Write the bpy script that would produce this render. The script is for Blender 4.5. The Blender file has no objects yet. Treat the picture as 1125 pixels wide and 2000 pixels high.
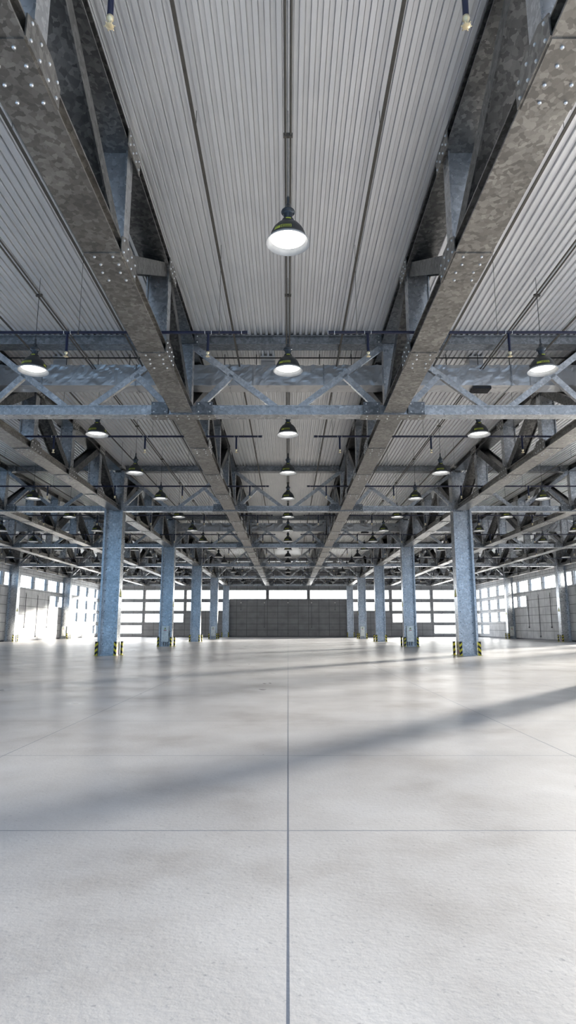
import bpy, math, random
from mathutils import Vector, Matrix, noise
random.seed(7)
R = math.radians
C = bpy.context.scene.collection
scn = bpy.context.scene

# ------------------------------------------------------------------ camera
CAM_H = 1.385
FPX = 1225.0
PITCH = math.atan(225.0 / FPX)
cd = bpy.data.cameras.new('camera'); cam = bpy.data.objects.new('camera', cd); C.objects.link(cam)
cd.sensor_fit = 'VERTICAL'; cd.sensor_height = 36.0; cd.lens = FPX / 2000.0 * 36.0
cd.clip_start = 0.05; cd.clip_end = 1000
cam.location = (0, 0, CAM_H); cam.rotation_euler = (R(90) + PITCH, 0, 0)
scn.camera = cam

# ------------------------------------------------------------------ light
SUN_DIR = Vector((0.66, 0.75, math.tan(R(8.0)))).normalized()      # towards the sun
sl = bpy.data.lights.new('sun', 'SUN'); sun = bpy.data.objects.new('sun', sl); C.objects.link(sun)
sl.energy = 48.0; sl.color = (1.0, 0.93, 0.84); sl.angle = R(5.0)
sun.rotation_euler = SUN_DIR.to_track_quat('Z', 'Y').to_euler()
sun.location = (60, 80, 40)

w = bpy.data.worlds.new('sky'); scn.world = w; w.use_nodes = True
nt = w.node_tree; nt.nodes.clear()
def N(tree, kind, **kw):
    n = tree.nodes.new(kind)
    for k, v in kw.items(): setattr(n, k, v)
    return n
out = N(nt, 'ShaderNodeOutputWorld'); bg = N(nt, 'ShaderNodeBackground')
tc = N(nt, 'ShaderNodeTexCoord')
dot = N(nt, 'ShaderNodeVectorMath', operation='DOT_PRODUCT')
dot.inputs[1].default_value = Vector((0.45, 0.89, 0.0)).normalized()
ramp = N(nt, 'ShaderNodeValToRGB')
mr = N(nt, 'ShaderNodeMapRange'); mr.inputs['From Min'].default_value = -1; mr.inputs['From Max'].default_value = 1
nt.links.new(tc.outputs['Generated'], dot.inputs[0]); nt.links.new(dot.outputs['Value'], mr.inputs['Value'])
nt.links.new(mr.outputs['Result'], ramp.inputs['Fac'])
e = ramp.color_ramp.elements
e[0].position = 0.0; e[0].color = (0.20, 0.375, 0.60, 1)
e[1].position = 1.0; e[1].color = (1.0, 0.98, 0.95, 1)
m_ = ramp.color_ramp.elements.new(0.6); m_.color = (0.70, 0.80, 0.98, 1)
nt.links.new(ramp.outputs['Color'], bg.inputs['Color'])
pw = N(nt, 'ShaderNodeMath', operation='POWER'); pw.inputs[1].default_value = 2.5
nt.links.new(mr.outputs['Result'], pw.inputs[0])
smr = N(nt, 'ShaderNodeMapRange'); smr.inputs['To Min'].default_value = 1.6; smr.inputs['To Max'].default_value = 9.0
nt.links.new(pw.outputs[0], smr.inputs['Value']); nt.links.new(smr.outputs['Result'], bg.inputs['Strength'])
nt.links.new(bg.outputs['Background'], out.inputs['Surface'])

vs = scn.view_settings
scn.display_settings.display_device = 'sRGB'
vs.view_transform = 'Standard'; vs.look = 'None'; vs.gamma = 1; vs.use_curve_mapping = False
vs.exposure = 0.08

# ------------------------------------------------------------------ materials
def new_mat(name):
    m = bpy.data.materials.new(name); m.use_nodes = True
    t = m.node_tree; b = t.nodes['Principled BSDF']
    return m, t, b
def ramp_node(t, fac, stops):
    r = N(t, 'ShaderNodeValToRGB'); t.links.new(fac, r.inputs['Fac'])
    el = r.color_ramp.elements
    el[0].position, el[0].color = stops[0][0], (*stops[0][1], 1)
    el[1].position, el[1].color = stops[-1][0], (*stops[-1][1], 1)
    for p, c in stops[1:-1]:
        x = el.new(p); x.color = (*c, 1)
    return r.outputs['Color']
def plain(name, col, rough=0.5, metal=0.0, emit=None, es=0):
    m, t, b = new_mat(name)
    b.inputs['Base Color'].default_value = (*col, 1); b.inputs['Roughness'].default_value = rough
    b.inputs['Metallic'].default_value = metal
    nz = N(t, 'ShaderNodeTexNoise'); nz.inputs['Scale'].default_value = 6
    geo = N(t, 'ShaderNodeNewGeometry'); t.links.new(geo.outputs['Position'], nz.inputs['Vector'])
    c = ramp_node(t, nz.outputs['Fac'], [(0.3, tuple(x * 0.85 for x in col)), (0.7, tuple(min(1, x * 1.12) for x in col))])
    t.links.new(c, b.inputs['Base Color'])
    if emit:
        b.inputs['Emission Color'].default_value = (*emit, 1); b.inputs['Emission Strength'].default_value = es
    return m
def galv(name, dark, mid, light, scale=13.0, metal=0.75, rough=(0.32, 0.5)):
    m, t, b = new_mat(name)
    geo = N(t, 'ShaderNodeNewGeometry')
    nz = N(t, 'ShaderNodeTexNoise'); nz.inputs['Scale'].default_value = scale * 0.9; nz.inputs['Detail'].default_value = 2
    t.links.new(geo.outputs['Position'], nz.inputs['Vector'])
    mx = N(t, 'ShaderNodeVectorMath', operation='MULTIPLY_ADD')
    mx.inputs[1].default_value = (0.09,) * 3
    t.links.new(nz.outputs['Color'], mx.inputs[0]); t.links.new(geo.outputs['Position'], mx.inputs[2])
    v = N(t, 'ShaderNodeTexVoronoi'); v.inputs['Scale'].default_value = scale; v.feature = 'F1'
    t.links.new(mx.outputs['Vector'], v.inputs['Vector'])
    sp = N(t, 'ShaderNodeSeparateColor'); t.links.new(v.outputs['Color'], sp.inputs['Color'])
    big = N(t, 'ShaderNodeTexNoise'); big.inputs['Scale'].default_value = 1.3; big.inputs['Detail'].default_value = 3
    t.links.new(geo.outputs['Position'], big.inputs['Vector'])
    ad = N(t, 'ShaderNodeMath', operation='MULTIPLY_ADD'); ad.inputs[1].default_value = 0.7
    sub = N(t, 'ShaderNodeMath', operation='MULTIPLY_ADD'); sub.inputs[1].default_value = 0.9; sub.inputs[2].default_value = -0.3
    t.links.new(big.outputs['Fac'], sub.inputs[0]); t.links.new(sp.outputs['Red'], ad.inputs[0]); t.links.new(sub.outputs[0], ad.inputs[2])
    c = ramp_node(t, ad.outputs[0], [(0.05, dark), (0.5, mid), (0.72, tuple(a * .6 + b_ * .4 for a, b_ in zip(mid, light))), (1.0, light)])
    t.links.new(c, b.inputs['Base Color'])
    b.inputs['Metallic'].default_value = metal
    rr = N(t, 'ShaderNodeMapRange'); rr.inputs['To Min'].default_value = rough[0]; rr.inputs['To Max'].default_value = rough[1]
    t.links.new(sp.outputs['Green'], rr.inputs['Value']); t.links.new(rr.outputs['Result'], b.inputs['Roughness'])
    return m

M_GALV = galv('galvanised steel', (0.17, 0.16, 0.147), (0.26, 0.246, 0.225), (0.44, 0.42, 0.385), scale=14, metal=0.85, rough=(0.33, 0.42))
M_GALVF = galv('fine galvanised steel', (0.40, 0.41, 0.42), (0.50, 0.51, 0.52), (0.72, 0.73, 0.74), scale=15, metal=0.85, rough=(0.27, 0.31))
M_GALV_SHADED = galv('shaded galvanised steel', (0.085, 0.085, 0.083), (0.14, 0.14, 0.136), (0.27, 0.265, 0.255), scale=14, metal=0.85, rough=(0.33, 0.42))  # darkened copy of the truss steel: shade of diagonals and top chords painted in
M_PLATE = galv('dark galvanised plate', (0.16, 0.165, 0.17), (0.23, 0.235, 0.24), (0.36, 0.37, 0.38), scale=15, metal=0.85, rough=(0.32, 0.42))
M_BOLT = plain('zinc bolt', (0.75, 0.75, 0.74), 0.3, 0.8)
M_BBOLT = plain('black bolt', (0.02, 0.02, 0.025), 0.5, 0.2)
M_LAMP = plain('black enamel', (0.028, 0.030, 0.032), 0.42, 0.1)
M_NECK = plain('lamp socket metal', (0.055, 0.065, 0.075), 0.25, 0.5)
M_WHITE = plain('white enamel', (0.82, 0.82, 0.80), 0.4)
M_GLOW = plain('lamp glow', (1, 1, 1), 0.5, 0, (1.0, 0.98, 0.94), 3.2)
M_MARK = plain('yellow marking', (0.50, 0.54, 0.06), 0.5)
M_CORD = plain('black cable', (0.02, 0.02, 0.02), 0.6)
M_COND = plain('brown conduit', (0.105, 0.095, 0.08), 0.55, 0.2)
M_PIPE = plain('navy pipe paint', (0.006, 0.009, 0.035), 0.35, 0.0)
M_BRASS = plain('cream sprinkler head', (0.75, 0.62, 0.38), 0.3, 0.5)
M_YEL = plain('warning yellow', (0.74, 0.66, 0.04), 0.45)
M_BLK = plain('warning black', (0.012, 0.012, 0.012), 0.5)
M_CAB = plain('cabinet grey', (0.88, 0.88, 0.82), 0.34, 0.55)
M_INNER = plain('shade lining', (0.45, 0.45, 0.44), 0.45)
M_RED = plain('sign red', (0.55, 0.06, 0.08), 0.5)
M_GRN = plain('sign green', (0.16, 0.36, 0.06), 0.5)
M_BLU = plain('sticker blue', (0.08, 0.12, 0.45), 0.5)
M_SIGN = plain('pale yellow sign', (0.62, 0.60, 0.12), 0.5)
M_FRAME = plain('window frame', (0.45, 0.45, 0.45), 0.5)
M_WP = plain('wall conduit grey', (0.16, 0.16, 0.17), 0.5, 0.3)
M_DARK = plain('dark grille', (0.04, 0.04, 0.045), 0.5, 0.4)

def roof_mat():
    m, t, b = new_mat('corrugated roof sheet')
    geo = N(t, 'ShaderNodeNewGeometry')
    mp = N(t, 'ShaderNodeMapping'); mp.inputs['Scale'].default_value = (1.6, 0.9, 1)
    nz = N(t, 'ShaderNodeTexNoise'); nz.inputs['Scale'].default_value = 1.6; nz.inputs['Detail'].default_value = 6
    t.links.new(geo.outputs['Position'], mp.inputs['Vector']); t.links.new(mp.outputs['Vector'], nz.inputs['Vector'])
    c = ramp_node(t, nz.outputs['Fac'], [(0.3, (0.88, 0.885, 0.89)), (0.7, (0.94, 0.94, 0.935))])
    t.links.new(c, b.inputs['Base Color']); b.inputs['Metallic'].default_value = 0.6; b.inputs['Roughness'].default_value = 0.38
    return m
M_ROOF = roof_mat()

def foil_mat():
    m, t, b = new_mat('wrinkled foil')
    b.inputs['Base Color'].default_value = (0.66, 0.655, 0.65, 1); b.inputs['Metallic'].default_value = 0.75; b.inputs['Roughness'].default_value = 0.36
    geo = N(t, 'ShaderNodeNewGeometry')
    nz = N(t, 'ShaderNodeTexNoise'); nz.noise_type = 'RIDGED_MULTIFRACTAL'; nz.inputs['Scale'].default_value = 1.8; nz.inputs['Detail'].default_value = 5; nz.inputs['Distortion'].default_value = 0.8
    t.links.new(geo.outputs['Position'], nz.inputs['Vector'])
    bp = N(t, 'ShaderNodeBump'); bp.inputs['Strength'].default_value = 0.8; bp.inputs['Distance'].default_value = 0.06
    t.links.new(nz.outputs['Fac'], bp.inputs['Height']); t.links.new(bp.outputs['Normal'], b.inputs['Normal'])
    return m
M_FOIL = foil_mat()

def line_fac(t, src, period, offset, width):
    """1 on joint lines of the given period along a scalar socket"""
    a = N(t, 'ShaderNodeMath', operation='ADD'); a.inputs[1].default_value = -offset + width / 2 + period * 1000
    t.links.new(src, a.inputs[0])
    mo = N(t, 'ShaderNodeMath', operation='MODULO'); mo.inputs[1].default_value = period
    t.links.new(a.outputs[0], mo.inputs[0])
    l = N(t, 'ShaderNodeMath', operation='LESS_THAN'); l.inputs[1].default_value = width
    t.links.new(mo.outputs[0], l.inputs[0]); return l.outputs[0]

def floor_mat():
    m, t, b = new_mat('polished concrete')
    geo = N(t, 'ShaderNodeNewGeometry'); sx = N(t, 'ShaderNodeSeparateXYZ'); t.links.new(geo.outputs['Position'], sx.inputs[0])
    lx = line_fac(t, sx.outputs['X'], 3.12, 0.0, 0.013); ly = line_fac(t, sx.outputs['Y'], 2.58, 4.67, 0.013)
    mx = N(t, 'ShaderNodeMath', operation='MAXIMUM'); t.links.new(lx, mx.inputs[0]); t.links.new(ly, mx.inputs[1])
    n1 = N(t, 'ShaderNodeTexNoise'); n1.inputs['Scale'].default_value = 0.55; n1.inputs['Detail'].default_value = 8; n1.inputs['Roughness'].default_value = 0.6
    t.links.new(geo.outputs['Position'], n1.inputs['Vector'])
    c = ramp_node(t, n1.outputs['Fac'], [(0.32, (0.33, 0.31, 0.30)), (0.47, (0.45, 0.435, 0.43)), (0.68, (0.54, 0.53, 0.53))])
    mix = N(t, 'ShaderNodeMix', data_type='RGBA'); t.links.new(mx.outputs[0], mix.inputs['Factor'])
    n4 = N(t, 'ShaderNodeTexNoise'); n4.inputs['Scale'].default_value = 34; n4.inputs['Detail'].default_value = 2
    t.links.new(geo.outputs['Position'], n4.inputs['Vector'])
    pit = N(t, 'ShaderNodeMapRange'); pit.inputs['From Min'].default_value = 0.62; pit.inputs['From Max'].default_value = 0.78; pit.inputs['To Max'].default_value = 0.55
    t.links.new(n4.outputs['Fac'], pit.inputs['Value'])
    pm = N(t, 'ShaderNodeMix', data_type='RGBA'); t.links.new(pit.outputs['Result'], pm.inputs['Factor'])
    t.links.new(c, pm.inputs['A']); pm.inputs['B'].default_value = (0.17, 0.175, 0.20, 1)
    t.links.new(pm.outputs['Result'], mix.inputs['A']); mix.inputs['B'].default_value = (0.13, 0.15, 0.19, 1)
    t.links.new(mix.outputs['Result'], b.inputs['Base Color'])
    n2 = N(t, 'ShaderNodeTexNoise'); n2.inputs['Scale'].default_value = 26; n2.inputs['Detail'].default_value = 6; n2.inputs['Roughness'].default_value = 0.6
    t.links.new(geo.outputs['Position'], n2.inputs['Vector'])
    n3 = N(t, 'ShaderNodeTexNoise'); n3.inputs['Scale'].default_value = 1.2; n3.inputs['Detail'].default_value = 3
    t.links.new(geo.outputs['Position'], n3.inputs['Vector'])
    rr = N(t, 'ShaderNodeMapRange'); rr.inputs['To Min'].default_value = 0.22; rr.inputs['To Max'].default_value = 0.42
    t.links.new(n3.outputs['Fac'], rr.inputs['Value']); t.links.new(rr.outputs['Result'], b.inputs['Roughness'])
    b.inputs['Specular IOR Level'].default_value = 0.55
    hgt = N(t, 'ShaderNodeMath', operation='SUBTRACT'); t.links.new(n2.outputs['Fac'], hgt.inputs[0]); t.links.new(mx.outputs[0], hgt.inputs[1])
    bp = N(t, 'ShaderNodeBump'); bp.inputs['Strength'].default_value = 0.14; bp.inputs['Distance'].default_value = 0.012
    t.links.new(hgt.outputs[0], bp.inputs['Height']); t.links.new(bp.outputs['Normal'], b.inputs['Normal'])
    return m
M_FLOOR = floor_mat()

def wall_mat(name, axis, period, col):
    m, t, b = new_mat(name)
    geo = N(t, 'ShaderNodeNewGeometry'); sx = N(t, 'ShaderNodeSeparateXYZ'); t.links.new(geo.outputs['Position'], sx.inputs[0])
    lx = line_fac(t, sx.outputs[axis], period[0], period[1], 0.05); lz = line_fac(t, sx.outputs['Z'], 0.86, 0.12, 0.05)
    mx = N(t, 'ShaderNodeMath', operation='MAXIMUM'); t.links.new(lx, mx.inputs[0]); t.links.new(lz, mx.inputs[1])
    nz = N(t, 'ShaderNodeTexNoise'); nz.inputs['Scale'].default_value = 1.1; nz.inputs['Detail'].default_value = 6
    t.links.new(geo.outputs['Position'], nz.inputs['Vector'])
    c = ramp_node(t, nz.outputs['Fac'], [(0.3, tuple(x * .82 for x in col)), (0.7, tuple(x * 1.12 for x in col))])
    mix = N(t, 'ShaderNodeMix', data_type='RGBA'); t.links.new(mx.outputs[0], mix.inputs['Factor'])
    t.links.new(c, mix.inputs['A']); mix.inputs['B'].default_value = (*[x * .35 for x in col], 1)
    t.links.new(mix.outputs['Result'], b.inputs['Base Color']); b.inputs['Roughness'].default_value = 0.6
    inv = N(t, 'ShaderNodeMath', operation='SUBTRACT'); inv.inputs[0].default_value = 1; t.links.new(mx.outputs[0], inv.inputs[1])
    bp = N(t, 'ShaderNodeBump'); bp.inputs['Strength'].default_value = 0.6; bp.inputs['Distance'].default_value = 0.02
    t.links.new(inv.outputs[0], bp.inputs['Height']); t.links.new(bp.outputs['Normal'], b.inputs['Normal'])
    return m
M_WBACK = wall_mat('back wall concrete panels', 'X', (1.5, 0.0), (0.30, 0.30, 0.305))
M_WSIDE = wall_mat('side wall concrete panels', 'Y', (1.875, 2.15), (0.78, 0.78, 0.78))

def glass_mat():
    m = bpy.data.materials.new('window glass'); m.use_nodes = True; t = m.node_tree; t.nodes.clear()
    o = N(t, 'ShaderNodeOutputMaterial'); mix = N(t, 'ShaderNodeMixShader'); tr = N(t, 'ShaderNodeBsdfTransparent'); gl = N(t, 'ShaderNodeBsdfGlossy')
    tr.inputs['Color'].default_value = (0.97, 0.98, 0.98, 1); gl.inputs['Roughness'].default_value = 0.05
    mix.inputs['Fac'].default_value = 0.05
    t.links.new(tr.outputs[0], mix.inputs[1]); t.links.new(gl.outputs[0], mix.inputs[2]); t.links.new(mix.outputs[0], o.inputs['Surface'])
    return m
M_GLASS = glass_mat()

# ------------------------------------------------------------------ mesh builder
class MB:
    def __init__(self): self.v = []; self.f = []; self.m = []
    def add(self, vs, fs, mi=0):
        o = len(self.v); self.v += [tuple(p) for p in vs]
        self.f += [tuple(i + o for i in f) for f in fs]; self.m += [mi] * len(fs)
    def box(self, x0, x1, y0, y1, z0, z1, mi=0):
        self.add([(x0, y0, z0), (x1, y0, z0), (x1, y1, z0), (x0, y1, z0), (x0, y0, z1), (x1, y0, z1), (x1, y1, z1), (x0, y1, z1)],
                 [(0, 3, 2, 1), (4, 5, 6, 7), (0, 1, 5, 4), (1, 2, 6, 5), (2, 3, 7, 6), (3, 0, 4, 7)], mi)
    def obox(self, p0, p1, wv, dv, mi=0):
        """bar from p0 to p1 with full width vector wv and full depth vector dv"""
        p0, p1, wv, dv = Vector(p0), Vector(p1), Vector(wv) / 2, Vector(dv) / 2
        vs = [p + a * wv + b * dv for p in (p0, p1) for a, b in ((-1, -1), (1, -1), (1, 1), (-1, 1))]
        self.add(vs, [(0, 1, 2, 3), (7, 6, 5, 4), (0, 4, 5, 1), (1, 5, 6, 2), (2, 6, 7, 3), (3, 7, 4, 0)], mi)
    def tube(self, p0, p1, r0, r1=None, n=10, mi=0, caps=True):
        r1 = r0 if r1 is None else r1
        p0, p1 = Vector(p0), Vector(p1); d = (p1 - p0).normalized()
        a = d.orthogonal().normalized(); b = d.cross(a)
        vs = [p + (a * math.cos(2 * math.pi * i / n) + b * math.sin(2 * math.pi * i / n)) * r for p, r in ((p0, r0), (p1, r1)) for i in range(n)]
        fs = [(i, (i + 1) % n, n + (i + 1) % n, n + i) for i in range(n)]
        if caps: fs += [tuple(range(n))[::-1], tuple(range(n, 2 * n))]
        self.add(vs, fs, mi)
    def lathe(self, prof, n=32, mi=0, z0=0):
        vs = []; fs = []
        for r, z in prof:
            vs += [(r * math.cos(2 * math.pi * i / n), r * math.sin(2 * math.pi * i / n), z + z0) for i in range(n)]
        for k in range(len(prof) - 1):
            fs += [(k * n + i, k * n + (i + 1) % n, (k + 1) * n + (i + 1) % n, (k + 1) * n + i) for i in range(n)]
        self.add(vs, fs, mi)
    def bolt(self, p, nrm, r=0.022, h=0.018, mi=1):
        p = Vector(p); nrm = Vector(nrm)
        self.tube(p, p + nrm * h * .5, r, r, 8, mi, False); self.tube(p + nrm * h * .5, p + nrm * h, r * .95, r * .5, 8, mi)
    def mesh(self, name, mats, smooth=False):
        me = bpy.data.meshes.new(name); me.from_pydata(self.v, [], self.f)
        for m in mats: me.materials.append(m)
        me.polygons.foreach_set('material_index', self.m)
        if smooth: me.polygons.foreach_set('use_smooth', [True] * len(self.f))
        me.update(); return me

def ob(name, me, parent=None, loc=(0, 0, 0), rot=(0, 0, 0), scale=(1, 1, 1)):
    o = bpy.data.objects.new(name, me); C.objects.link(o); o.location = loc; o.rotation_euler = rot; o.scale = scale
    if parent: o.parent = parent
    return o
def tag(o, label, cat, group=None):
    o['label'] = label; o['category'] = cat
    if group: o['group'] = group
    return o
def struct(o): o['kind'] = 'structure'; return o
ORD = ['first', 'second', 'third', 'fourth', 'fifth', 'sixth', 'seventh', 'eighth', 'ninth', 'tenth', 'eleventh', 'twelfth',
       'thirteenth', 'fourteenth', 'fifteenth', 'sixteenth', 'seventeenth', 'eighteenth']
CP, SP = math.cos(PITCH), math.sin(PITCH)
def px(X, Y, Z):
    """where a point falls in the 1125x2000 frame: only used to leave out things wholly outside it"""
    H = Z - CAM_H; zc = Y * CP + H * SP
    if zc < 0.3: return None
    return 562.5 + FPX * X / zc, 1000 - FPX * (-Y * SP + H * CP) / zc
def seen(pts, mg=40):
    q = [p for p in (px(*p) for p in pts) if p]
    if not q: return False
    return min(a for a, b in q) < 1125 + mg and max(a for a, b in q) > -mg and min(b for a, b in q) < 2000 + mg and max(b for a, b in q) > -mg

# ------------------------------------------------------------------ grid of the hall
ROW0 = 17.15; BAY = 15.0
ROWS = [ROW0 + BAY * k for k in range(6)]            # 17.15 ... 92.15
WX = 27.48
YB = 92.45                                           # inner face of the back wall
YF = -5.0
ZC = 7.315; ZR = 9.715                               # bottom chord underside, roof sheet underside
WROWS = [(5.41, 6.75), (3.71, 5.01), (2.06, 3.34), (0.46, 1.69)]

# ------------------------------------------------------------------ structure
b = MB(); b.box(-WX - .4, WX + .4, YF, YB + .4, -0.3, 0.0)
struct(ob('floor', b.mesh('floor', [M_FLOOR])))

# roof: trapezoidal sheet running along the hall
b = MB(); P = 0.1632; n = int(2 * WX / P) + 2; x0 = -WX - .1
prof = []
for i in range(n):
    x = x0 + i * P
    prof += [(x, 0), (x + .070, 0), (x + .071, .10), (x + .086, .10), (x + .087, .05), (x + .153, .05), (x + .154, .09), (x + .162, .09)]
ys = [YF, YB + .3]
vs = [(x, y, ZR + z) for y in ys for x, z in prof]; k = len(prof)
b.add(vs, [(i, i + k, i + k + 1, i + 1) for i in range(k - 1)])
b.box(-WX - .4, WX + .4, YF, YB + .4, ZR + .12, ZR + .3)
struct(ob('ceiling', b.mesh('ceiling', [M_ROOF])))

win_n = [0]
def window(axis, a0, a1, z0, z1, pos, inward):
    """one glazed opening: frame with its pane as a child. axis 'X' = in the back wall, 'Y' = in a side wall"""
    win_n[0] += 1
    f = MB(); p = MB(); t = .06
    def bx(m, u0, u1, v0, v1, d0, d1):
        if axis == 'X': m.box(u0, u1, d0, d1, v0, v1)
        else: m.box(d0, d1, u0, u1, v0, v1)
    d0, d1 = pos - .04, pos + .04
    bx(f, a0, a1, z0, z0 + t, d0, d1); bx(f, a0, a1, z1 - t, z1, d0, d1)
    bx(f, a0, a0 + t, z0 + t, z1 - t, d0, d1); bx(f, a1 - t, a1, z0 + t, z1 - t, d0, d1)
    bx(p, a0 + t, a1 - t, z0 + t, z1 - t, pos - .006, pos + .006)
    o = struct(ob('window_%d' % win_n[0], f.mesh('window_frame', [M_FRAME])))
    ob('pane', p.mesh('pane', [M_GLASS]), o)

def wall(name, axis, cells, rows_open, lo, hi, pos0, pos1, mat, div):
    """cells: list of (a0,a1,set of open rows). The wall is built as blocks round the openings."""
    b = MB()
    def bx(u0, u1, v0, v1):
        if axis == 'X': b.box(u0, u1, pos0, pos1, v0, v1)
        else: b.box(pos0, pos1, u0, u1, v0, v1)
    g = 0.2
    for cell in cells:
        a0, a1, op = cell[:3]; cut = cell[3] if len(cell) > 3 else {}
        if not op: bx(a0, a1, 0, ZR + .05); continue
        bx(a0, a0 + g, 0, ZR + .05); bx(a1 - g, a1, 0, ZR + .05)
        zs = 0
        for r in sorted(op, reverse=True):
            z0, z1 = WROWS[r]
            bx(a0 + g, a1 - g, zs, z0); zs = z1
            w0 = cut.get(r, a0 + g)
            if r in cut: bx(a0 + g, w0, z0, z1)
            window(axis, w0, a1 - g, z0, z1, (pos0 + pos1) / 2, 1)
        bx(a0 + g, a1 - g, zs, ZR + .05)
    return struct(ob(name, b.mesh(name, [mat])))

cells = []
for i in range(3):
    cells.append((-9 + 6 * i, -3 + 6 * i, {0}))
for s in (-1, 1):
    for i, op in enumerate(({0, 1}, {0, 1, 2}, {0, 1, 2, 3})):
        a, c_ = s * (9 + 6 * i), s * (15 + 6 * i); cells.append((min(a, c_), max(a, c_), op))
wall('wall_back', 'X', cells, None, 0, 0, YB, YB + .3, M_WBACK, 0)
for s, nm in ((-1, 'wall_left'), (1, 'wall_right')):
    cells = []
    edges = [min(YB, 94.5 - 3.75 * q) for q in range(21)]       # from the back wall towards the camera
    for q in range(20):
        if q < 2: op = {0, 1, 2, 3}
        elif q < 4: op = {0, 1, 2}
        elif q < 6: op = {0, 1}
        elif q < 10: op = {0}
        else: op = {0, 1, 2, 3}  # unseen near cells: openings invented on all rows to let sun onto the floor
        cells.append((edges[q + 1], edges[q], op, {1: 73.1} if q == 5 else {}))
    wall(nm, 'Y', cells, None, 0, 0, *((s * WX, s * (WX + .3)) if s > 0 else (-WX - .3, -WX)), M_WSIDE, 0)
    b = MB(); b.box(min(s * WX, s * (WX - .03)), max(s * WX, s * (WX - .03)), ROW0, YB, 0, .12)
    struct(ob('baseboard_' + nm.split('_')[1], b.mesh('baseboard', [M_WP])))
b = MB(); b.box(-WX + .03, WX - .03, YB - .03, YB, 0, .12); struct(ob('baseboard_back', b.mesh('baseboard', [M_WP])))

# ------------------------------------------------------------------ columns
def col_meshes():
    d = {}
    b = MB(); H = 9.40
    for s in (-1, 1): b.box(s * .475 if s < 0 else .375, -.375 if s < 0 else .475, -.31, .31, 0.02, H)
    b.box(-.375, .375, -.05, .05, .02, H)
    d['shaft'] = b.mesh('column_shaft', [M_GALVF])
    b = MB()
    for i in range(13):
        z = .55 + i * .535
        if z > 6.7: break
        for x in (-.29, .29): b.bolt((x, -.05, z), (0, -1, 0), .024, .012, 0)
    d['bolts'] = b.mesh('bolt_row', [M_BBOLT])
    b = MB(); b.box(-.5, .5, -.34, .34, 0, .03); b.box(-.3, .22, -.35, -.30, .03, .06)
    for x in (-.42, .42): b.bolt((x, -.325, .03), (0, 0, 1), .02, .03, 1)
    for z in (.22, .32): b.bolt((-.30, -.05, z), (0, -1, 0), .02, .02, 1)
    d['base'] = b.mesh('base_plate', [M_GALVF, M_BOLT])
    b = MB(); b.box(-.24, .24, -.075, -.05, 6.85, 7.28)
    for x in (-.18, .18):
        for z in (6.95, 7.05, 7.15, 7.25): b.bolt((x, -.075, z), (0, -1, 0), .018, .014, 1)
    d['plate'] = b.mesh('connection_plate', [M_GALVF, M_BOLT])
    return d
CM = col_meshes()
tri = MB()
# triangle on the flange face (local +X side), pale yellow with dark bolt mark
tri.add([(.476, -.2, 2.93), (.476, .2, 2.93), (.476, 0, 3.32), (.484, -.2, 2.93), (.484, .2, 2.93), (.484, 0, 3.32)],
        [(0, 2, 1), (3, 4, 5), (0, 1, 4, 3), (1, 2, 5, 4), (2, 0, 3, 5)])
tri.add([(.485, -.03, 3.0), (.485, .05, 3.08), (.485, .0, 3.08), (.485, .03, 3.2), (.485, -.04, 3.09), (.485, .0, 3.09)], [(0, 1, 2, 3, 4, 5)], 1)
tri.box(.4755, .482, -.2, .2, 2.89, 2.93, 1)
TRI = tri.mesh('warning_sign', [M_SIGN, M_BLK])
st = MB()
for i, mi in enumerate((0, 1, 2, 0, 2, 1)): st.box(.4755, .479, -.16 + i * .05, -.11 + i * .05, .06, .26, mi)
STK = st.mesh('striped_sticker', [M_RED, M_WHITE, M_BLU])

def side_word(s): return 'left' if s < 0 else 'right'
columns = []
for k, y in enumerate(ROWS):
    for X in (-27, -9, 9, 27):
        if X in (-27, 27) and k < 2: continue
        s = -1 if X < 0 else 1
        xx = X
        yy = y if k < 5 else YB - .33
        wallc = abs(X) > 20
        o = ob('steel_column', None, None, (xx, yy, 0))
        where = 'against the %s wall' % side_word(s) if wallc else 'in the row left of the middle aisle' if s < 0 else 'in the row right of the middle aisle'
        pos = ['just outside the frame, nearest of all', 'nearest of its row in view', 'second of its row in view', 'third of its row in view', 'fourth of its row in view', 'standing at the back wall, farthest of its row'][k]
        if wallc: pos = {2: 'nearest one in view', 3: 'second one in view', 4: 'next one back, with electrical cabinet' , 5: 'in the back corner'}[k]
        tag(o, 'blue grey galvanised steel column %s, %s' % (where, pos), 'column', 'steel columns')
        # mirror so that the sign faces the middle aisle
        r = (0, 0, 0)
        ob('shaft', CM['shaft'], o); ob('bolt_row', CM['bolts'], o)
        ob('base_plate', CM['base'], o, scale=(1 if s < 0 else -1, 1, 1)); ob('connection_plate', CM['plate'], o)
        if k < 5:
            q = ob('warning_sign', TRI, o, scale=(1 if s < 0 else -1, 1, 1)); q['label'] = 'pale yellow warning triangle'
            if k in (0, 1, 2, 3): q = ob('striped_sticker', STK, o, scale=(1 if s < 0 else -1, 1, 1)); q['label'] = 'red white and blue striped sticker'
        columns.append((k, s, wallc, xx, yy))

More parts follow.
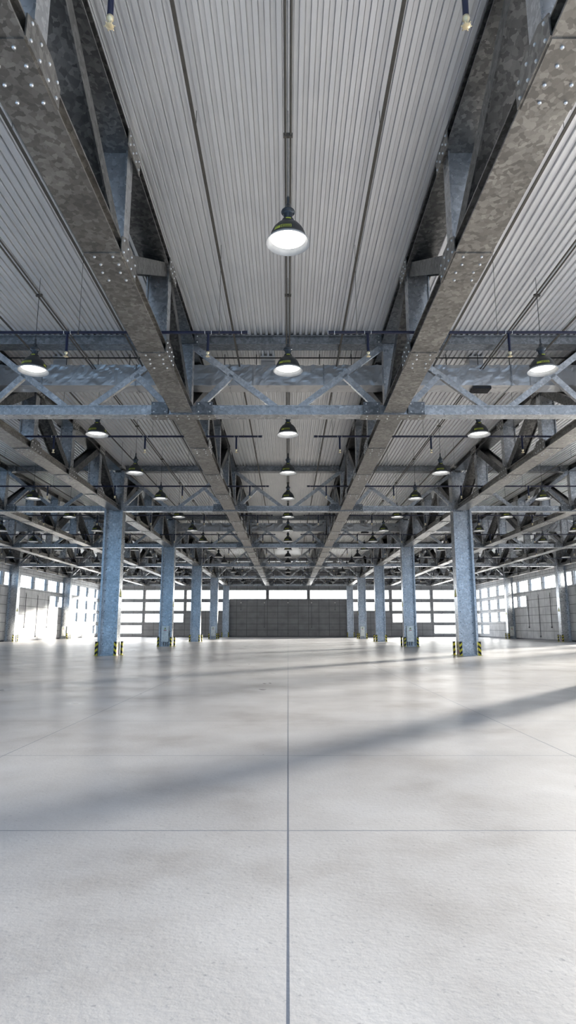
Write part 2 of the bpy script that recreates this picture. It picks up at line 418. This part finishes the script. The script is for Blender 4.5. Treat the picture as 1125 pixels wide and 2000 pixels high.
# corner guards
def guard_mesh(mx, my):
    """L angle, legs along -mx and -my from its outer corner, diagonal hazard stripes"""
    b = MB(); L = .13; t = .014; H = .68
    def stripe(face):  # face: function (u in 0..L, z, off) -> point ; split in slanted bands
        slope = .9; per = .13
        z = -L * slope; i = 0
        while z < H:
            za, zb = z, z + per
            poly = [(0, za), (0, zb), (L, zb + L * slope), (L, za + L * slope)]
            # clip to 0..H
            def clip(pl, zz, keep_above):
                r = []
                for j in range(len(pl)):
                    a, c = pl[j], pl[(j + 1) % len(pl)]
                    ina = a[1] >= zz if keep_above else a[1] <= zz; inc = c[1] >= zz if keep_above else c[1] <= zz
                    if ina: r.append(a)
                    if ina != inc:
                        tt = (zz - a[1]) / (c[1] - a[1]); r.append((a[0] + (c[0] - a[0]) * tt, zz))
                return r
            pl = clip(poly, .012, True)
            if pl: pl = clip(pl, H, False)
            if len(pl) >= 3:
                b.add([face(u, zz) for u, zz in pl], [tuple(range(len(pl)))], 1 + i % 2)
            z = zb; i += 1
    e = .0015
    # leg parallel to X (facing my) and leg parallel to Y (facing mx)
    b.box(*sorted((0, -mx * L)), *sorted((0, -my * t)), 0, H, 0)
    b.box(*sorted((0, -mx * t)), *sorted((-my * t, -my * L)), 0, H, 0)
    stripe(lambda u, z: (-mx * u, my * e, z)); stripe(lambda u, z: (mx * e, -my * u, z))
    stripe(lambda u, z: (-mx * u, -my * (t + e), z))
    stripe(lambda u, z: (-mx * (t + e), -my * u, z))
    p = MB(); p.box(*sorted((mx * .06, -mx * .16)), *sorted((my * .05, -my * .16)), 0, .012)
    p.bolt((mx * .035, my * .02, .012), (0, 0, 1), .012, .012, 1)
    return b.mesh('striped_angle', [M_BLK, M_YEL, M_BLK]), p.mesh('foot_plate', [M_SIGN, M_BOLT])
GM = {(mx, my): guard_mesh(mx, my) for mx in (-1, 1) for my in (-1, 1)}
for k, s, wallc, xx, yy in columns:
    if k == 0: continue
    for cx, cy, nm in ((s, -1, 'front outer'), (-s, -1, 'front inner'), (-s, 1, 'rear inner')):
        if wallc and cx == s: continue
        if k == 5 and cy == 1: continue
        ox = .56 if cx == s else (.50 if cy < 0 else .64)
        gx, gy = xx + cx * ox, yy + cy * (.40 if cy < 0 else .38)
        if not seen([(gx, gy, .3)], 10): continue
        a, pl = GM[(cx, cy)]
        cn = ['', 'nearest', 'second', 'third', 'fourth', 'farthest'][k] if not wallc else {2: 'nearest visible', 3: 'second visible', 4: 'cabinet bearing', 5: 'corner'}[k]
        o = ob('corner_guard', a, None, (gx, gy, 0))
        tag(o, 'yellow black striped guard at %s corner of the %s %s %scolumn' % (nm, cn, side_word(s), 'wall ' if wallc else 'aisle '), 'guard', 'striped corner guards round the columns')
        ob('foot_plate', pl, o)

# electrical cabinets
b = MB(); b.box(-.26, .26, -.22, 0, .34, 1.48)
CABB = b.mesh('cabinet_body', [M_CAB])
b = MB(); b.box(-.24, .24, -.235, -.22, .96, 1.46); b.box(-.24, .24, -.235, -.22, .36, .945); CABD = b.mesh('cabinet_door', [M_CAB])
b = MB(); b.add([(-.075, -.237, 1.24), (.075, -.237, 1.24), (0, -.237, 1.38)], [(0, 1, 2)], 0)
b.add([(-.012, -.2385, 1.262), (.012, -.2385, 1.262), (.022, -.2385, 1.31), (0, -.2385, 1.345), (-.016, -.2385, 1.31)], [(0, 1, 2, 3, 4)], 1)
CABT = b.mesh('warning_triangle', [M_GRN, M_SIGN])
b = MB()
for i in range(5): b.box(-.1 + i * .042, -.068 + i * .042, -.2385, -.2355, 1.13, 1.19)
CABR = b.mesh('red_lettering', [M_RED])
b = MB()
for x in (-.16, .0, .16): b.tube((x, -.12, .03), (x, -.12, .34), .045, n=10)
CABL = b.mesh('conduit_leg', [M_GALVF])
b = MB(); b.box(.26, .275, -.16, -.1, .75, 1.0); b.tube((.27, -.13, .8), (.27, -.13, .95), .014, n=6); CABH = b.mesh('handle', [M_DARK])
for k, s, wallc, xx, yy in columns:
    if k not in (2, 4): continue
    if wallc and k == 2: continue
    o = ob('electrical_cabinet', None, None, (xx - .02, yy - .06, 0))
    tag(o, 'light grey electrical cabinet with green triangle on the %s %s column' % (
        side_word(s), 'wall' if wallc else {2: 'aisle row second', 4: 'aisle row fourth'}[k]), 'cabinet', 'electrical cabinets on columns')
    ob('body', CABB, o); ob('door', CABD, o); ob('warning_triangle', CABT, o)['label'] = 'green warning triangle'
    ob('red_lettering', CABR, o)['label'] = 'small red lettering'; ob('conduit_leg', CABL, o); ob('handle', CABH, o)

# ------------------------------------------------------------------ lengthwise trusses (one per line and bay)
NODES = [3.75, 7.5, 11.25]
def chord(b, x, y0, y1, z0, wd, ht, rec, t=.03):
    """chord along Y: wide flanges with recessed sides"""
    b.box(x - wd / 2, x + wd / 2, y0, y1, z0, z0 + t)
    b.box(x - wd / 2, x + wd / 2, y0, y1, z0 + ht - t, z0 + ht)
    b.box(x - wd / 2 + rec, x + wd / 2 - rec, y0, y1, z0 + t, z0 + ht - t)
LB, LT, CH = ZC + .02, ZR - .27, .25         # bottom chord underside, top chord underside, chord height
def hmember(b, p0, p1, wd, dp, t=.03, rec=.12):
    """H member in the YZ plane: side flanges and a recessed web facing the camera"""
    p0, p1 = Vector(p0), Vector(p1); d = (p1 - p0).normalized(); nrm = Vector((1, 0, 0)).cross(d).normalized()
    for s in (-1, 1): 
        off = Vector((s * (wd / 2 - t / 2), 0, 0)); b.obox(p0 + off, p1 + off, (t, 0, 0), nrm * dp)
    b.obox(p0, p1, (wd - 2 * t, 0, 0), nrm * (dp - 2 * rec))
ltm = {}
for key, g_ in (('', .215), ('_col', .32)):
    b = MB(); chord(b, 0, g_, BAY - g_, LB, .6, CH, .1); ltm['bottom_chord' + key] = b.mesh('bottom_chord', [M_GALV])
    b = MB(); chord(b, 0, g_ + .01, BAY - g_ - .01, LT, .6, CH, .1); ltm['top_chord' + key] = b.mesh('top_chord', [M_GALV_SHADED])
b = MB(); hmember(b, (0, 0, LB + CH), (0, 0, LT), .5, .34, rec=.06); ltm['post'] = b.mesh('post', [M_GALVF])
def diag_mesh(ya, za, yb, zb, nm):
    b = MB(); hmember(b, (0, ya, za), (0, yb, zb), .46, .3, rec=.08); return b.mesh(nm, [M_GALV_SHADED])
zt, zb_ = LT - .02, LB + CH + .05
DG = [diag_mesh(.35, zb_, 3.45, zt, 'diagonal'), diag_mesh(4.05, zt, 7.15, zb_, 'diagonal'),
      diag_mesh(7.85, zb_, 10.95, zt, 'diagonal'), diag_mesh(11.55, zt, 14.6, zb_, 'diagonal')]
b = MB(); b.box(-.29, .29, -.45, .45, LB - .016, LB); SPL = b.mesh('splice_plate', [M_GALV])
def side_plate(outline):
    """one plate lying against the +X side; outline in (y, z)"""
    b = MB(); k = len(outline)
    b.add([(.301, y, z) for y, z in outline] + [(.318, y, z) for y, z in outline],
          [tuple(range(k))[::-1], tuple(range(k, 2 * k))] + [(i, (i + 1) % k, k + (i + 1) % k, k + i) for i in range(k)])
    return b.mesh('gusset_plate', [M_GALV])
SIDE = side_plate([(-.47, LB + .005), (.47, LB + .005), (.47, LB + CH + .03), (.22, LB + CH + .16), (-.22, LB + CH + .16), (-.47, LB + CH + .03)])
TSIDE = side_plate([(-.4, LT - .06), (.4, LT - .06), (.4, LT + CH - .02), (-.4, LT + CH - .02)])
bolt_pos_b = [(x, y) for i, y in enumerate((-.36, -.14, .10, .34)) for x in (-.15, .15)]
bolt_pos_s = [(1, y, z) for y in (-.36, -.12, .12, .36) for z in (LB + .06, LB + .27)]
bolt_pos_t = [(1, y, z) for y in (-.3, -.1, .1, .3) for z in (LT + .0, LT + .17)]
b = MB(); b.bolt((0, 0, 0), (0, 0, -1), .024, .026, 0); BOLT = b.mesh('bolt', [M_BOLT])
b = MB(); b.bolt((0, 0, 0), (1, 0, 0), .022, .02, 0); BOLTS = b.mesh('bolt', [M_BOLT])
def merged(base, items):
    b = MB()
    me = base; b.v = [tuple(v.co) for v in me.vertices]; b.f = [tuple(p.vertices) for p in me.polygons]; b.m = [0] * len(b.f)
    for p, n_ in items: b.bolt(p, n_, .024, .022, 1)
    return b.mesh(me.name, [M_GALV, M_BOLT])
SPLM = merged(SPL, [((x + (.03 if i % 4 > 1 else 0), y, LB - .016), (0, 0, -1)) for i, (x, y) in enumerate(bolt_pos_b)])
SIDEM = merged(SIDE, [((s * .318, y, z), (s, 0, 0)) for s, y, z in bolt_pos_s])
TSIDEM = merged(TSIDE, [((s * .318, y, z), (s, 0, 0)) for s, y, z in bolt_pos_t])
LINES = [-27, -21, -15, -9, -3, 3, 9, 15, 21, 27]
BAYW = ['bay nearest the camera', 'second bay', 'third bay', 'fourth bay', 'fifth bay', 'farthest bay']
def line_word(X):
    s = side_word(X); a = abs(X)
    return {3: 'over the %s edge of the middle aisle', 9: 'over the %s aisle columns', 15: 'just beyond the %s aisle columns', 21: 'between the far %s columns and wall', 27: 'along the %s wall'}[a] % s
for X in LINES:
    for bay in range(-1, 5):
        y0 = ROW0 + bay * BAY
        xx = X
        if not seen([(xx, y0 + t_, z) for t_ in (4, 8, 11, 15) for z in (LB, ZR)], 10): continue
        o = ob('roof_truss', None, None, (xx, y0, 0))
        tag(o, 'galvanised truss running lengthwise %s, %s' % (line_word(X), BAYW[bay + 1]), 'truss', 'lengthwise roof trusses')
        kc = '_col' if abs(X) in (9, 27) else ''
        ob('bottom_chord', ltm['bottom_chord' + kc], o); ob('top_chord', ltm['top_chord' + kc], o)
        for D_ in DG: ob('diagonal', D_, o)
        for yn in NODES + ([15.0] if abs(X) not in (9, 27) else []):
            ob('post', ltm['post'], o, (0, yn if yn < 15 else 15.0, 0))['label'] = 'upright steel post'
        near = abs(X) == 3 and bay in (-1,)
        for yn in NODES:
            sp = ob('splice_plate', SPL if near else SPLM, o, (0, yn, 0))
            plates = [(ob('gusset_plate', (a_ if near else m_2), o, (0, yn, 0), scale=(sd, 1, 1)), ps, sd)
                      for sd in (-1, 1) for a_, m_2, ps in ((SIDE, SIDEM, bolt_pos_s), (TSIDE, TSIDEM, bolt_pos_t))]
            if near:
                for i, (bx_, by) in enumerate(bolt_pos_b): ob('bolt', BOLT, sp, (bx_ + (.04 if i % 4 > 1 else 0), by, LB - .016))
                for gp, ps, sd in plates:
                    if sd * X < 0:
                        for _, by, bz in ps: ob('bolt', BOLTS, gp, (.318, by, bz))

# ------------------------------------------------------------------ crosswise trusses (column to column)
def xchord(b, x0, x1, z0, z1, wd, rec, t=.035):
    b.box(x0, x1, -wd / 2, wd / 2, z0, z0 + t); b.box(x0, x1, -wd / 2, wd / 2, z1 - t, z1)
    b.box(x0, x1, -wd / 2 + rec, wd / 2 - rec, z0 + t, z1 - t)
XB0, XB1, XT0, XT1 = ZC - .015, ZC + .265, ZR - .29, ZR - .005
XBOT, XTOP = {}, {}
for xc, (a_, c_) in {-18: (-8.52, 8.52), 0: (-8.52, 8.52), 18: (-8.52, 8.52)}.items():
    b = MB(); xchord(b, a_, c_, XB0, XB1, .40, .07, .03); XBOT[xc] = b.mesh('bottom_chord', [M_GALVF])
    b = MB(); xchord(b, a_, c_, XT0, XT1, .42, .06, .03); XTOP[xc] = b.mesh('top_chord', [M_PLATE])
def brace(xa, za, xb, zb, wd=.17, nm='brace'):
    b = MB(); p0, p1 = Vector((xa, 0, za)), Vector((xb, 0, zb)); d = (p1 - p0).normalized(); nn = d.cross(Vector((0, 1, 0)))
    b.obox(p0, p1, nn * wd, (0, .014, 0)); e = nn * (wd / 2 - .007)
    b.obox(p0 + e + Vector((0, .055, 0)), p1 + e + Vector((0, .055, 0)), nn * .014, (0, .11, 0))
    b.obox(p0 - e + Vector((0, .055, 0)), p1 - e + Vector((0, .055, 0)), nn * .014, (0, .11, 0))
    return b.mesh(nm, [M_GALVF])
BR = []
for s in (-1, 1):
    BR.append(brace(s * 2.78, XT0 + .03, s * .32, XB1 - .03)); BR.append(brace(s * 1.62, 8.54, s * 2.6, XB1 - .03))
b = MB()
b.box(-.235, .235, -.25, -.2, XB0 + .01, XB0 + .36)
for x in (-.16, .16):
    for z in (XB0 + .07, XB0 + .30): b.bolt((x, -.25, z), (0, -1, 0), .022, .018, 1)
GPL = b.mesh('gusset_plate', [M_PLATE, M_BOLT])
b = MB(); b.box(-.92, .92, -.22, .22, XB0 - .016, XB0)
for i in range(6):
    for y in (-.12, .12): b.bolt((-.75 + i * .3, y, XB0 - .016), (0, 0, -1), .022, .018, 1)
UPL = b.mesh('splice_plate', [M_GALV, M_BOLT])
b = MB(); b.box(-.22, .22, -.245, -.22, XT0 + .0, XT1)
for x in (-.14, .14):
    for z in (XT0 + .05, XT1 - .06): b.bolt((x, -.245, z), (0, -1, 0), .02, .018, 1)
TPL = b.mesh('gusset_plate', [M_PLATE, M_BOLT])
for k, y in enumerate(ROWS):
    for xc in (-18, 0, 18):
        if k == 5: y = YB - .33
        o = ob('cross_truss', None, None, (xc, y, 0))
        sp = {-18: 'left', 0: 'middle', 18: 'right'}[xc]
        tag(o, 'blue grey truss with slanted braces crossing the %s span, %s from the camera' % (sp, ORD[k]), 'truss', 'crosswise roof trusses')
        ob('bottom_chord', XBOT[xc], o); ob('top_chord', XTOP[xc], o)
        for pc in (-6, 0, 6):
            if not seen([(xc + pc + dx, y, 8.4) for dx in (-3, 0, 3)], 10): continue
            for m in BR: ob('brace', m, o, (pc, -.06, 0))
        for bx_ in (-3, 3):
            for dx in (-.63, .63): ob('gusset_plate', GPL, o, (bx_ + dx, 0, 0))
            ob('splice_plate', UPL, o, (bx_, 0, 0))
            for dx in (-.52, .52): ob('gusset_plate', TPL, o, (bx_ + dx, 0, 0))

# ------------------------------------------------------------------ conduits under the roof
ZCD = 7.87 + CAM_H
for X in (-24, -18, -12, -6, 0, 6, 12, 18, 24):
    b = MB()
    for s in (-1, 1): b.tube((s * .042, 3, 0), (s * .042, YB - .6, 0), .02, n=8)
    o = ob('cable_conduit', b.mesh('cable_conduit', [M_COND]), None, (X, 0, ZCD))
    w_ = 'over the middle of the hall' if X == 0 else 'over the %s lamp row %s of the middle' % (ORD[abs(X) // 6 - 1], side_word(X))
    tag(o, 'pair of thin brown conduits running lengthwise %s' % w_, 'conduit', 'twin cable conduits')
    b = MB(); b.box(-.075, .075, -.025, .025, -.03, .03); b.tube((0, 0, .03), (0, 0, ZR - ZCD), .006, n=6)
    cl = b.mesh('clamp', [M_COND])
    for i in range(17): ob('clamp', cl, o, (0, 8.93 + 5 * i, 0))
for X in (-21, -15, -9, -3, 3, 9, 15, 21, 0):
    pass
tray_n = 0
for X in sorted([6 * i + s * 1.5 for i in range(-4, 5) for s in (-1, 1)], key=lambda v: (v > 0, abs(v))):
    b = MB(); b.box(-.026, .026, 3, YB - .6, -.012, .012)
    o = ob('cable_tray', b.mesh('cable_tray', [M_COND]), None, (X, 0, 7.95 + CAM_H))
    i = sorted(abs(6 * i + s * 1.5) for i in range(-4, 5) for s in (-1, 1))
    rank = sorted({abs(v) for v in i}).index(abs(X))
    tag(o, 'narrow dark cable tray under the roof, %s to the %s of the middle conduit' % (ORD[rank], side_word(X)), 'cable tray', 'narrow cable trays')
    b = MB(); b.tube((0, 0, .012), (0, 0, ZR - 7.95 - CAM_H), .005, n=6); hg = b.mesh('hanger', [M_COND])
    for k in range(9): ob('hanger', hg, o, (0, 8.93 + 10 * k, 0))

# ------------------------------------------------------------------ pendant lamps
ZL = 5.93 + CAM_H
outer = [(.345, 0), (.343, .015), (.322, .035), (.300, .06), (.287, .095), (.266, .165), (.232, .235), (.18, .30), (.125, .345), (.10, .362)]
b = MB(); b.lathe([(.345, 0), (.346, .012), (.322, .04)] , 40, 1); b.lathe([(.322, .04)] + outer[3:], 40, 0)
b.lathe([(.345, 0), (.33, .004), (.30, .05), (.275, .10)][::-1], 40, 1); b.lathe([(.10, .355), (.20, .27), (.25, .18), (.275, .10)][::1], 40, 1)
SHADE = b.mesh('shade', [M_LAMP, M_INNER], True)
b = MB(); b.lathe([(.10, .362), (.096, .40), (.086, .412), (.03, .415)], 28); CAPM = b.mesh('cap', [M_LAMP], True)
b = MB(); b.lathe([(.066, .412), (.068, .45), (.078, .50), (.082, .53), (.108, .535), (.110, .55), (.098, .575), (.066, .60), (.045, .66), (.034, .695), (.022, .70)], 28)
b.lathe([(.02, .70), (.021, .80), (.012, .83), (.004, .832)], 16); NECK = b.mesh('socket', [M_NECK], True)
b = MB(); b.lathe([(.279, .088), (.26, .086), (.15, .084), (.001, .083)][::-1], 40); b.lathe([(.279, .088), (.25, .10), (.001, .11)], 40)
GLOW = b.mesh('light_disc', [M_GLOW], True)
# yellow markings on the shade: outlined label and dashes
b = MB()
def onshade(a, z, off=.003):
    for (r0, z0), (r1, z1) in zip(outer, outer[1:]):
        if z0 <= z <= z1: r = r0 + (r1 - r0) * (z - z0) / (z1 - z0); break
    r += off; return (r * math.cos(a), r * math.sin(a), z)
def patch(a0, a1, z0, z1, n=6):
    for i in range(n):
        u0, u1 = a0 + (a1 - a0) * i / n, a0 + (a1 - a0) * (i + 1) / n
        b.add([onshade(u0, z0), onshade(u1, z0), onshade(u1, z1), onshade(u0, z1)], [(0, 1, 2, 3)])
for base in (R(-105), R(15), R(135)):
    patch(base - R(32), base + R(26), .150, .157); patch(base - R(6), base + R(26), .098, .105, 4)
    patch(base + R(24), base + R(26), .105, .150, 1); patch(base - R(7), base - R(5), .098, .157, 1)
    for j in range(5): patch(base - R(2) + R(5) * j, base + R(1.6) + R(5) * j, .118, .138, 1)
    patch(base - R(32), base - R(10), .100, .142, 3)
MARK = b.mesh('marking', [M_MARK])
b = MB()
for i in range(6):
    a0, a1 = R(-110 + i * 8), R(-110 + i * 8 + 7)
    r = .101; b.add([(r * math.cos(a0), r * math.sin(a0), .372), (r * math.cos(a1), r * math.sin(a1), .372), (r * math.cos(a1), r * math.sin(a1), .392), (r * math.cos(a0), r * math.sin(a0), .392)], [(0, 1, 2, 3)])
MARK2 = b.mesh('marking', [M_MARK])
b = MB(); b.tube((0, 0, .83), (0, 0, ZCD - ZL - .03), .007, n=6); CORD = b.mesh('cord', [M_CORD])
for X in (0, -6, 6, -12, 12, -18, 18, -24, 24):
    cnt = 0
    for i in range(17):
        y = 8.93 + 5 * i
        if not seen([(X, y, ZL + .3)], 30): continue
        o = ob('pendant_lamp', None, None, (X, y, ZL))
        rw = 'middle row' if X == 0 else '%s row %s of middle' % (ORD[abs(X) // 6 - 1], side_word(X))
        tag(o, 'lit black bell lamp, %s from the camera in the %s' % ('nearest' if cnt == 0 else ORD[cnt], rw), 'lamp', 'bell pendant lamps')
        cnt += 1
        ob('shade', SHADE, o); ob('cap', CAPM, o); ob('socket', NECK, o); ob('light_disc', GLOW, o)['label'] = 'glowing white disc'
        ob('cord', CORD, o)
        if y < 50:
            ob('marking', MARK, o)['label'] = 'yellow green marking'; ob('marking', MARK2, o)['label'] = 'yellow green marking on cap'

# ------------------------------------------------------------------ sprinkler pipes
ZS = 6.25 + CAM_H
DROPX = [1.72 + 3.035 * i for i in range(9)]
b = MB(); b.tube((0, 0, -.03), (0, 0, -.46), .030, n=12); DROP = b.mesh('drop_pipe', [M_PIPE])
b = MB(); b.lathe([(.001, -.44), (.034, -.445), (.036, -.475), (.026, -.49), (.016, -.53), (.03, -.545), (.042, -.55), (.038, -.556), (.001, -.557)], 14)
for a in range(6):
    t_ = a * math.pi / 3; b.tube((.02 * math.cos(t_), .02 * math.sin(t_), -.545), (.055 * math.cos(t_), .055 * math.sin(t_), -.552), .006, n=5)
HEAD = b.mesh('sprinkler_head', [M_BRASS], True)
b = MB()
b.tube((-.075, 0, 0), (-.065, 0, 0), .042, n=14); b.tube((.065, 0, 0), (.075, 0, 0), .042, n=14); RING = b.mesh('coupling', [M_WHITE])
b = MB(); b.tube((0, 0, .03), (0, 0, ZR - ZS), .005, n=5); b.tube((-.008, 0, 0), (.008, 0, 0), .045, n=12); ROD = b.mesh('hanger_rod', [M_COND])
for k in range(12):
    y = 5.1 + 7.5 * k
    for s in (-1, 1):
        vis = [x for x in DROPX if seen([(s * x, y, ZS - .3)], 20)]
        if not vis: continue
        xe = min(WX - .05, vis[-1] + 3.035)
        b = MB(); b.tube((s * .86, 0, 0), (s * xe, 0, 0), .033, n=12); b.tube((s * .85, 0, 0), (s * .97, 0, 0), .037, n=12)
        o = ob('sprinkler_pipe', b.mesh('sprinkler_pipe', [M_PIPE]), None, (0, y, ZS))
        tag(o, 'dark navy sprinkler pipe crossing the %s side under the roof, %s from the camera' % (side_word(s), ORD[k]), 'pipe', 'navy sprinkler pipes')
        ob('coupling', RING, o, (s * .93, 0, 0))
        for x in vis:
            d = ob('drop_pipe', DROP, o, (s * x, 0, 0)); ob('sprinkler_head', HEAD, d)['label'] = 'cream brass sprinkler head'
            ob('coupling', RING, o, (s * x, 0, 0)); ob('hanger_rod', ROD, o, (s * (x - .24), 0, 0))

# ------------------------------------------------------------------ air ducts
def duct_mesh():
    b = MB(); L = 26.6; w2 = .29; z0, z1 = 7.33 + CAM_H, 8.0 + CAM_H
    nx = 1000
    ring = []
    for (ya, za), (yb, zb) in (((-w2, z0), (-w2, z1)), ((-w2, z1), (w2, z1)), ((w2, z1), (w2, z0)), ((w2, z0), (-w2, z0))):
        for j in range(12): ring.append((ya + (yb - ya) * j / 12, za + (zb - za) * j / 12))
    m = len(ring); zc = (z0 + z1) / 2
    for i in range(nx + 1):
        x = -L + 2 * L * i / nx
        for (y, z) in ring:
            n_ = .3 - abs(noise.noise(Vector((x * 2.6, y * 3 + 5, z * 3.2)))) * 1.3 - abs(noise.noise(Vector((x * 6.5, y * 7 + 5, z * 8)))) * .7
            top = max(0, (z - zc) / .335)
            amt = .013 + .022 * top
            seam = .012 if (i % 80) == 0 else 0
            f = 1 + (n_ * amt + seam) / .30
            b.v.append((x, y * f, zc + (z - zc) * f))
    for i in range(nx):
        for j in range(m):
            b.f.append((i * m + j, (i + 1) * m + j, (i + 1) * m + (j + 1) % m, i * m + (j + 1) % m)); b.m.append(0)
    return b.mesh('duct_body', [M_FOIL], False)
DUCT = duct_mesh()
b = MB(); b.box(-.215, .215, -.2, .2, 7.97 + CAM_H, ZR); b.box(-.23, .23, -.22, .22, ZR - .05, ZR, 0); RISER = b.mesh('riser', [M_FOIL])
b = MB(); zg = 7.33 + CAM_H; b.box(-.28, .28, -.22, .22, zg - .07, zg - .01)
for i in range(14): b.box(-.27 + i * .041, -.25 + i * .041, -.21, .21, zg - .085, zg - .07)
GRILL = b.mesh('grille', [M_DARK])
b = MB(); b.tube((0, 0, 0), (0, 0, .0001 + ZR - 8.0 - CAM_H + .02), .012, n=6); HROD = b.mesh('hanger_rod', [M_CORD])
b = MB(); zq0, zq1 = 7.32 + CAM_H, 8.01 + CAM_H
b.box(-.02, .02, -.31, -.30, zq0, zq1); b.box(-.02, .02, .30, .31, zq0, zq1); b.box(-.02, .02, -.31, .31, zq0 - .012, zq0)
STRAP = b.mesh('strap', [M_GALVF])
for k, y in enumerate((18.59, 48.59, 78.59)):
    o = ob('air_duct', DUCT, None, (0, y, 0))
    tag(o, 'wrinkled silver foil air duct crossing behind the %s crosswise truss' % ORD[2 * k], 'duct', 'foil wrapped air ducts')
    for X in (-25.6, -19.1, -12.6, -7.1, -.63, 5.87, 12.4, 18.9, 25.4): ob('riser', RISER, o, (X, 0, 0))
    for X in (-18, 6, 18): ob('grille', GRILL, o, (X, -.02, 0))['label'] = 'dark slatted grille under the duct'
    b = MB(); b.box(-26.5, 26.5, -.33, -.30, 8.20 + CAM_H, 8.23 + CAM_H); ob('rail', b.mesh('rail', [M_CORD]), o)
    for i in range(-26, 27):
        X = i * .98
        if seen([(X, y, 9)], 10):
            ob('hanger_rod', HROD, o, (X, -.315, 8.0 + CAM_H - .01))
    for i in range(-9, 10):
        X = i * 2.9 + 1.1
        if seen([(X, y, 9)], 10): ob('strap', STRAP, o, (X, 0, 0))

# ------------------------------------------------------------------ wall conduits
def wall_conduit(x, y, z0, z1, nrm, label, dotonly=False):
    n_ = Vector(nrm); o = ob('wall_conduit', None, None, (x, y, 0))
    tag(o, label, 'conduit', 'thin conduits on the walls')
    b = MB(); b.tube(n_ * .03 + Vector((0, 0, z0)), n_ * .03 + Vector((0, 0, z1)), .028, n=8); ob('pipe', b.mesh('pipe', [M_WP]), o)
    for z in (z0, z1):
        b = MB(); b.tube(n_ * 0 + Vector((0, 0, z)), n_ * .1 + Vector((0, 0, z)), .085, n=12); ob('junction_box', b.mesh('junction_box', [M_WP if z == z0 else M_WHITE]), o)
for i, X in enumerate((-6.86, -3.43, 0, 3.43, 6.86)):
    zz = .5 if i == 2 else 1.38
    wall_conduit(X, YB, (3.9 if i in (0, 4) else zz), 4.9, (0, -1, 0), 'thin vertical conduit on the back wall, %s' % ['leftmost short one', 'left of its centre', 'at its centre', 'right of its centre', 'rightmost short one'][i])
for s in (-1, 1):
    for i, (yy, z0) in enumerate(((66.3, 1.38), (69.4, .4), (72.5, 1.38))):
        wall_conduit(s * WX, yy, z0, 4.85, (-s, 0, 0), 'thin vertical conduit on the %s wall between the columns, %s of three' % (side_word(s), ['nearest', 'middle', 'farthest'][i]))
